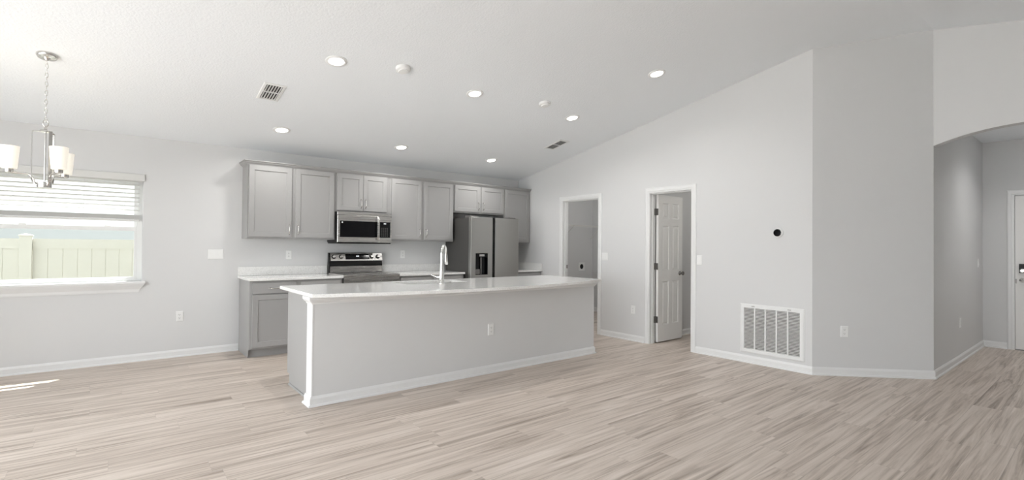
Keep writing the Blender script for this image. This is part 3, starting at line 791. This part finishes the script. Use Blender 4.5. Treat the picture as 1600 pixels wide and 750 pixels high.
o0 = outlet('white outlet low on the back wall below the window', (-5.080, 0, 0.466), 0)
dup(o0, (-3.902, 0, 1.170), 'white outlet above the counter left of the range')
dup(o0, (-2.278, 0, 1.172), 'white outlet above the counter right of the range')
dup(o0, (-2.635, PY0, 0.446), 'white outlet in the middle of the island front')
dup(o0, (PX0, -2.672, 0.655), 'white outlet on the narrow white left end of the island', (0, 0, -PI/2))
dup(o0, (0, -2.532, 0.434), 'white outlet low on the wall between the two doorways', (0, 0, -PI/2))
dup(o0, (0.222, -5.0342, 0.457), 'white outlet low on the angled wall right of the return grille', (0, 0, -PI/4))
dup(o0, (2.11, YR, 0.455), 'white outlet low on the hallway side wall', (0, 0, 0))
def switch(label, loc, rotz, n):
    r = thing('light_switch', label, 'switch', loc, rotz, group='white light switches')
    wd = 0.072+0.0455*(n-1); b = MB(); plate(b, wd); b.build('cover_plate', PLAST, r)
    for i in range(n):
        x = (i-(n-1)/2)*0.0455
        b = MB(); b.rects([(x-0.0165, x+0.0165, -0.033, 0.033, -0.0066), (x-0.0165, x+0.0165, -0.033, 0.033, -0.0080)])
        b.prism([(x-0.0145, -0.0081, -0.031), (x-0.0145, -0.0125, -0.031), (x-0.0145, -0.0090, 0.031), (x-0.0145, -0.0081, 0.031)], (0.029, 0, 0))
        b.build('rocker', PLAST, r)
    return r
switch('triple white rocker switch on back wall between window and cabinets', (-4.727, 0, 1.181), 0, 3)
switch('double white rocker switch just right of the laundry doorway', (0, -2.014, 1.168), -PI/2, 2)
switch('single white rocker switch just right of the pantry doorway', (0, -3.536, 1.158), -PI/2, 1)
switch('single white rocker switch on the hallway side wall by entry door', (3.26, YR, 1.143), 0, 1)

# thermostat
r = thing('thermostat', 'small round thermostat with black face on the wall above the return grille', 'thermostat', (0, -4.474, 1.484), -PI/2)
b = MB().lathe([(0.052, -0.0005), (0.052, -0.010), (0.050, -0.012)], axis='Y', n=36); b.build('back_plate', PLAST, r)
b = MB().lathe([(0.041, -0.0122), (0.0425, -0.020), (0.0425, -0.031), (0.0405, -0.033)], axis='Y', n=36); smooth_by_angle(b.build('ring', CHROME, r))
b = MB().lathe([(0.0395, -0.0332), (0.0395, -0.0345), (0.037, -0.0355)], axis='Y', n=36); b.build('face', BGLASS, r)

# return air grille
gy0, gy1, gz0, gz1 = -4.742, -4.055, 0.113, 0.674
r = thing('return_air_grille', 'large white louvered return air grille low on the wall', 'grille', (0, (gy0+gy1)/2, (gz0+gz1)/2), -PI/2)
gw, gh = (gy1-gy0)/2, (gz1-gz0)/2
b = MB()
def fr(o, y, p=0): return [(-gw+o, y, -gh+o), (gw-o, y, -gh+o), (gw-o, y, gh-o), (-gw+o, y, gh-o)]
b.loops([fr(0, -0.0005), fr(0, -0.004), fr(0.012, -0.009), fr(0.016, -0.009), fr(0.016, -0.012), fr(0.045, -0.012), fr(0.048, -0.006), fr(0.048, -0.0005)], False, False)
b.build('frame', GRILLE, r)
MB().box(-gw+0.046, gw-0.046, -0.0020, -0.0006, -gh+0.046, gh-0.046).build('filter', DGREY, r)
iw, ih = gw-0.048, gh-0.048
for i in range(1, 5):
    x = -iw+2*iw*i/5; MB().box(x-0.0075, x+0.0075, -0.012, -0.0022, -ih, ih).build('mullion', GRILLE, r)
for i in range(5):
    x0 = -iw+2*iw*i/5+(0.0078 if i else 0.0003); x1 = -iw+2*iw*(i+1)/5-(0.0078 if i < 4 else 0.0003)
    b = MB(); n = 30
    for j in range(n):
        z = -ih+2*ih*(j+0.5)/n
        b.prism([(x0, -0.0100, z+0.0042), (x0, -0.0092, z+0.0042), (x0, -0.0026, z-0.0052), (x0, -0.0034, z-0.0052)], (x1-x0, 0, 0))
    b.build('louver_panel', GRILLE, r)
for x in (-gw+0.15, gw-0.15): MB().box(x-0.018, x+0.018, -0.0135, -0.0122, gh-0.030, gh-0.020).build('latch', FILTER, r)

# ================================================================== ceiling fixtures
TILT = (-math.atan(MS), 0, 0)
def on_ceiling(x, y): return (x, y, ceil_z(y))
r = thing('recessed_light', '', 'light', on_ceiling(0, 0), group='recessed downlights in the sloped ceiling', rot=TILT)
b = MB().lathe([(0.094, -0.0004), (0.094, -0.004), (0.088, -0.009), (0.070, -0.010), (0.064, -0.005)], n=40, cap1=False); smooth_by_angle(b.build('trim_ring', PLAST, r))
b = MB().lathe([(0.0645, -0.0035), (0.0635, -0.0062), (0.03, -0.0075)], n=40); smooth_by_angle(b.build('lens', LED, r))
proto = r
spots = [(-4.159, -2.43, 'recessed light nearest the viewer, between air vent and smoke detector'),
         (-2.667, -2.45, 'recessed light over the middle of the island'),
         (-1.134, -3.684, 'recessed light farthest right, close to the right wall'),
         (-4.191, -0.735, 'recessed light above the left wall cabinets'),
         (-2.681, -0.735, 'recessed light above the cabinets near the microwave'),
         (-1.173, -0.740, 'recessed light above the refrigerator'),
         (-1.151, -2.437, 'recessed light just above the small ceiling air vent near right wall')]
def lamp(x, y, z, energy, name='downlight', size=0.12, spread=150):
    l = bpy.data.lights.new(name, 'AREA'); l.shape = 'DISK'; l.size = size; l.energy = energy; l.color = (1.0, 0.985, 0.96); l.spread = math.radians(spread)
    o = bpy.data.objects.new(name, l); COL.objects.link(o); o.location = (x, y, z); return o
for i, (x, y, lb) in enumerate(spots):
    if i == 0: proto.location = on_ceiling(x, y); proto['label'] = lb
    else: dup(proto, on_ceiling(x, y), lb)
    lamp(x, y, ceil_z(y)-0.022, DOWNLIGHT_W)
# the hall downlight, behind the arch
dup(proto, (2.35, -6.6, HZ), 'recessed light in the flat hallway ceiling behind the arch', (0, 0, 0))
lamp(2.35, -6.6, HZ-0.02, 10.0, spread=140)
# pantry lamp; the laundry lamp and dome are added, unseen, for brightness
r = thing('ceiling_light', 'white dome ceiling light inside the pantry', 'light', (0.95, -3.9, 2.46))
MB().lathe([(0.13, -0.0005), (0.13, -0.02), (0.11, -0.06), (0.05, -0.085)], n=28).build('shade', OPAL, r, smooth=True)
pl = bpy.data.lights.new('pantry_lamp', 'POINT'); pl.energy = 11; pl.shadow_soft_size = 0.1; pl.color = (1, 0.96, 0.9)
po = bpy.data.objects.new('pantry_lamp', pl); COL.objects.link(po); po.location = (0.95, -3.9, 2.30)
ll = bpy.data.lights.new('laundry_fill_lamp', 'POINT'); ll.energy = 14; ll.shadow_soft_size = 0.06; ll.color = (1, 0.97, 0.93)
lo2 = bpy.data.objects.new('laundry_fill_lamp', ll); COL.objects.link(lo2); lo2.location = (1.0, -1.5, 2.29)
dup(r, (1.0, -1.5, 2.46), 'white dome light added out of view to brighten the laundry')

def smoke(label, loc, rr):
    r = thing('smoke_detector', label, 'smoke detector', loc, rot=TILT, group='round white ceiling detectors')
    smooth_by_angle(MB().lathe([(rr, -0.0004), (rr, -0.012), (rr*0.94, -0.026), (rr*0.72, -0.034)], n=36).build('body', PLAST, r))
    smooth_by_angle(MB().lathe([(rr*0.66, -0.0342), (rr*0.62, -0.041), (rr*0.3, -0.043)], n=36).build('cap', PLAST, r))
    return r
smoke('round white smoke detector between the two nearest recessed lights', on_ceiling(-3.583, -2.586), 0.072)
smoke('round white smoke detector farther right, above the small ceiling air vent', on_ceiling(-1.784, -2.604), 0.070)

vw, vl = 0.101, 0.180
r = thing('ceiling_vent', 'white ceiling air vent with dark slots near the dining end', 'vent', on_ceiling(-4.506, -1.615), rot=TILT, group='white ceiling air vents')
def vr(o, z): return [(-vw+o, -vl+o, z), (vw-o, -vl+o, z), (vw-o, vl-o, z), (-vw+o, vl-o, z)]
MB().loops([vr(0, -0.0005), vr(0, -0.003), vr(0.006, -0.008), vr(0.026, -0.010), vr(0.028, -0.0005)], False, False).build('frame', GRILLE, r)
MB().box(-vw+0.027, vw-0.027, -vl+0.027, vl-0.027, -0.0014, -0.0006).build('backing', VOID, r)
for y0, y1 in ((-vl+0.0285, -0.006), (0.006, vl-0.0285)):
    for i in range(6):
        x = -vw+0.0400+i*0.0245
        MB().prism([(x-0.0075, y0, -0.0092), (x-0.0050, y0, -0.0102), (x+0.0070, y0, -0.0040), (x+0.0055, y0, -0.0028)], (0, y1-y0, 0)).build('louver', GRILLE, r)
MB().box(-vw+0.0285, vw-0.0285, -0.0055, 0.0055, -0.0098, -0.0016).build('center_bar', GRILLE, r)
dup(r, on_ceiling(-0.652, -1.640), 'white ceiling air vent in the far corner near the right wall')

# ================================================================== chandelier
HX, HY = -6.118, -1.529
zc = ceil_z(HY)
r = thing('chandelier', 'brushed nickel three light chandelier with frosted shades hanging on a chain', 'chandelier', (HX, HY, 1.735))
b = MB().lathe([(0.066, -0.0006), (0.066, -0.010), (0.058, -0.022), (0.022, -0.028), (0.010, -0.045)], n=32)
bmesh.ops.rotate(b.bm, verts=b.bm.verts, cent=(0, 0, 0), matrix=Matrix.Rotation(TILT[0], 3, 'X')); bmesh.ops.translate(b.bm, verts=b.bm.verts, vec=(HX, HY, zc))
smooth_by_angle(b.build('canopy', NICKEL, r, world=True))
b = MB(); z = zc-0.052; i = 0
while z > 2.262:
    P = []
    for k in range(12):
        a = 2*PI*k/12; u_ = 0.0085*math.cos(a); v_ = 0.021*math.sin(a)
        P.append((HX+(u_ if i % 2 else 0), HY+(0 if i % 2 else u_), z+v_))
    b.tube(P, 0.0022, 6, closed=True); z -= 0.0355; i += 1
b.build('chain', NICKEL, r, world=True, smooth=True)
b = MB(); P = [(HX+0.016*math.cos(2*PI*k/16), HY, 2.243+0.026*math.sin(2*PI*k/16)) for k in range(16)]
b.tube(P, 0.0035, 8, closed=True); b.build('loop', NICKEL, r, world=True, smooth=True)
smooth_by_angle(MB().lathe([(0.009, 2.215), (0.011, 2.195), (0.034, 2.186), (0.036, 2.180), (0.036, 2.172)], (HX, HY, 0), n=24).build('top_hub', NICKEL, r, world=True))
smooth_by_angle(MB().lathe([(0.006, 2.172), (0.006, 1.79)], (HX, HY, 0), n=12).build('center_rod', NICKEL, r, world=True))
smooth_by_angle(MB().lathe([(0.044, 1.780), (0.044, 1.738), (0.038, 1.735)], (HX, HY, 0), n=32).build('bottom_hub', NICKEL, r, world=True))
for ph in (37, 157, 277):
    a = math.radians(ph-43.3); d = Vector((math.sin(YAW+a), math.cos(YAW+a), 0)); t = Vector((d.y, -d.x, 0)); c0 = Vector((HX, HY, 0))
    # flat strap from the top hub outwards and down to the bottom hub
    L = [(0.030, 2.178), (0.072, 2.178), (0.079, 2.171), (0.079, 1.800), (0.072, 1.775), (0.043, 1.770)]
    b = MB(); prev = []
    th = 0.0022
    inner = [(0.030, 2.1738), (0.069, 2.1738), (0.0745, 2.168), (0.0745, 1.803), (0.069, 1.7795), (0.043, 1.7743)]
    rings = []
    for (ro, zo), (ri, zi) in zip(L, inner):
        po_ = c0 + d*ro + Vector((0, 0, zo)); pi_ = c0 + d*ri + Vector((0, 0, zi))
        rings.append([tuple(po_+t*0.011), tuple(po_-t*0.011), tuple(pi_-t*0.011), tuple(pi_+t*0.011)])
    b.loops(rings); b.build('strap', NICKEL, r, world=True)
    pts = [(0.040, 1.752), (0.056, 1.768), (0.066, 1.800), (0.082, 1.828), (0.110, 1.838), (0.16, 1.840), (0.200, 1.842)]
    # soften the bends
    def cr_(p0, p1, p2, p3, s): return tuple(0.5*((2*p1[i])+(-p0[i]+p2[i])*s+(2*p0[i]-5*p1[i]+4*p2[i]-p3[i])*s*s+(-p0[i]+3*p1[i]-3*p2[i]+p3[i])*s**3) for i in (0, 1))
    Q = []
    for i in range(len(pts)-1):
        p = [pts[max(i-1, 0)], pts[i], pts[i+1], pts[min(i+2, len(pts)-1)]]
        for s in (0, 0.33, 0.66): Q.append(cr_(*p, s))
    Q.append(pts[-1])
    arm = MB().tube([tuple(c0+d*ro+Vector((0, 0, zo))) for ro, zo in Q], 0.0075, 10).build('arm', NICKEL, r, world=True, smooth=True)
    cc = c0 + d*0.200
    smooth_by_angle(MB().lathe([(0.009, 1.836), (0.024, 1.841), (0.027, 1.852), (0.027, 1.868)], (cc.x, cc.y, 0), n=24).build('socket_cup', NICKEL, arm, root=r, world=True))
    b = MB().lathe([(0.042, 1.8685), (0.0455, 1.872), (0.0580, 2.040), (0.0552, 2.040), (0.0430, 1.877), (0.015, 1.875)], (cc.x, cc.y, 0), n=40)
    smooth_by_angle(b.build('shade', OPAL, r, world=True))
    l = bpy.data.lights.new('bulb', 'POINT'); l.energy = 0.5; l.shadow_soft_size = 0.02; l.color = (1, 0.88, 0.70)
    lo_ = bpy.data.objects.new('bulb', l); COL.objects.link(lo_); lo_.location = (cc.x, cc.y, 1.955)

# ================================================================== window blind
r = thing('window_blind', 'white slatted blind drawn halfway up the left window', 'blind', ((WX0+WX1)/2, 0.035, 1.5))
b = MB().rects([(WX0-0.012, WX1+0.014, 1.990, 2.068, -0.0006), (WX0-0.012, WX1+0.014, 1.990, 2.068, -0.016), (WX0-0.008, WX1+0.010, 1.994, 2.064, -0.021)])
b.build('valance', BLIND, r, world=True)
MB().box(WX0+0.006, WX1-0.006, 0.012, 0.060, 1.985, 2.026).build('headrail', BLIND, r, world=True)
sx0, sx1 = WX0+0.012, WX1-0.030
for i in range(7):
    z = 1.943-i*0.0465
    b = MB()                                         # gently crowned slat
    sec = [(0.008, 0.0105), (0.024, 0.0110), (0.045, 0.0075), (0.061, 0.0015)]
    b.prism([(sx0, y, z+h) for y, h in sec] + [(sx0, y, z+h-0.003) for y, h in reversed(sec)], (sx1-sx0, 0, 0))
    b.build('slat', BLIND, r, world=True)
for i in range(9):
    z = 1.616-i*0.0052
    MB().box(sx0, sx1, 0.008, 0.061, z-0.0032, z).build('slat', BLIND, r, world=True)
MB().box(sx0, sx1, 0.008, 0.061, 1.545, 1.568).build('bottom_rail', BLIND, r, world=True, bevel=0.004)
for x in (sx0+0.12, sx0+0.48, sx1-0.47, sx1-0.13):
    b = MB(); b.tube([(x, 0.0055, 1.985), (x, 0.0055, 1.57)], 0.0009, 5); b.tube([(x, 0.0635, 1.985), (x, 0.0635, 1.57)], 0.0009, 5)
    b.box(x-0.014, x+0.014, 0.0045, 0.0075, 1.548, 1.566)
    b.build('ladder_cord', BLIND, r, world=True)

# ================================================================== laundry fittings
r = thing('wire_shelf', 'white wire shelf with diagonal brace on the laundry wall', 'shelf', (1.5, -0.15, 1.72))
b = MB(); x0, x1 = 0.40, 1.970
for y, z in ((-0.006, 1.722), (-0.15, 1.722), (-0.300, 1.722), (-0.302, 1.690)): b.tube([(x0, y, z), (x1, y, z)], 0.0035, 6)
n = 62
for i in range(n):
    x = x0+(x1-x0)*(i+0.5)/n; b.tube([(x, -0.006, 1.7265), (x, -0.302, 1.7265), (x, -0.304, 1.690)], 0.0016, 4)
b.build('wire_deck', WIRE, r, world=True)
for x in (1.13, 1.90):
    b = MB().tube([(x, -0.300, 1.716), (x, -0.15, 1.60), (x, -0.004, 1.47)], 0.0048, 6); b.build('brace', WIRE, r, world=True)
r = thing('dryer_vent', 'white dryer vent plate with round black opening on the laundry wall', 'vent', (1.652, 0, 0.912))
b = MB()
sq = []; ci = []
for k in range(32):
    a = 2*PI*k/32+PI/4; c_, s_ = math.cos(a), math.sin(a); m_ = max(abs(c_), abs(s_)); sq.append((0.083*c_/m_, 0.083*s_/m_)); ci.append((0.05*c_, 0.05*s_))
b.loops([[(x, -0.0005, z) for x, z in sq], [(x, -0.007, z) for x, z in sq], [(x, -0.007, z) for x, z in ci], [(x, -0.0012, z) for x, z in ci]], False, False)
b.build('plate', PLAST, r)
MB().lathe([(0.0505, -0.0006), (0.0505, -0.0011)], axis='Y', n=32).build('duct_opening', BLACK, r)

# ================================================================== outside
structure(MB().box(-30, 20, 0.16, 40, -0.45, -0.30).build('floor', GRASS), 'lawn outside the window', 'ground')
structure(MB().box(-30, XLEFT-0.15, -30, 0.16, -0.16, -0.05).build('floor', STUCCO), 'pale patio outside the left wall', 'ground')
FY = 2.5
r = thing('fence', 'pale cream vinyl privacy fence outside the window', 'fence', (-6.0, FY, -0.30))
px = -6.606
posts = [px-1.83*2, px-1.83, px, px+1.83, px+3.66, px+5.49]
for a, c in zip(posts, posts[1:]):
    b = MB(); n = 11; x0, x1 = a+0.066, c-0.066
    b.box(x0, x1, FY-0.022, FY+0.022, 1.215, 1.352); b.box(x0, x1, FY-0.022, FY+0.022, -0.22, -0.08)
    for i in range(n):
        q0 = x0+(x1-x0)*i/n; q1 = x0+(x1-x0)*(i+1)/n
        b.prism([(q0, FY-0.006, -0.08), (q0+0.005, FY-0.012, -0.08), (q1-0.005, FY-0.012, -0.08), (q1, FY-0.006, -0.08), (q1, FY+0.012, -0.08), (q0, FY+0.012, -0.08)], (0, 0, 1.295))
    b.build('panel', FENCE, r, world=True)
for x in posts:
    b = MB().box(x-0.063, x+0.063, FY-0.063, FY+0.063, -0.2995, 1.385)
    p = b.build('post', FENCE, r, world=True, bevel=0.004)
    b = MB(); h = 0.071
    b.loops([[(x-h, FY-h, 1.3855), (x+h, FY-h, 1.3855), (x+h, FY+h, 1.3855), (x-h, FY+h, 1.3855)], [(x-h, FY-h, 1.400), (x+h, FY-h, 1.400), (x+h, FY+h, 1.400), (x-h, FY+h, 1.400)], [(x-0.006, FY-0.006, 1.422), (x+0.006, FY-0.006, 1.422), (x+0.006, FY+0.006, 1.422), (x-0.006, FY+0.006, 1.422)]])
    b.build('post_cap', FENCE, p, root=r, world=True)
# unseen roof overhang, added to limit the sun through the window
structure(MB().box(XLEFT-0.8, 5.0, 0.16, 0.42, 2.44, 2.56).build('trim_2', STUCCO), 'unseen roof eave added outside to limit the window sun patch', 'eave')
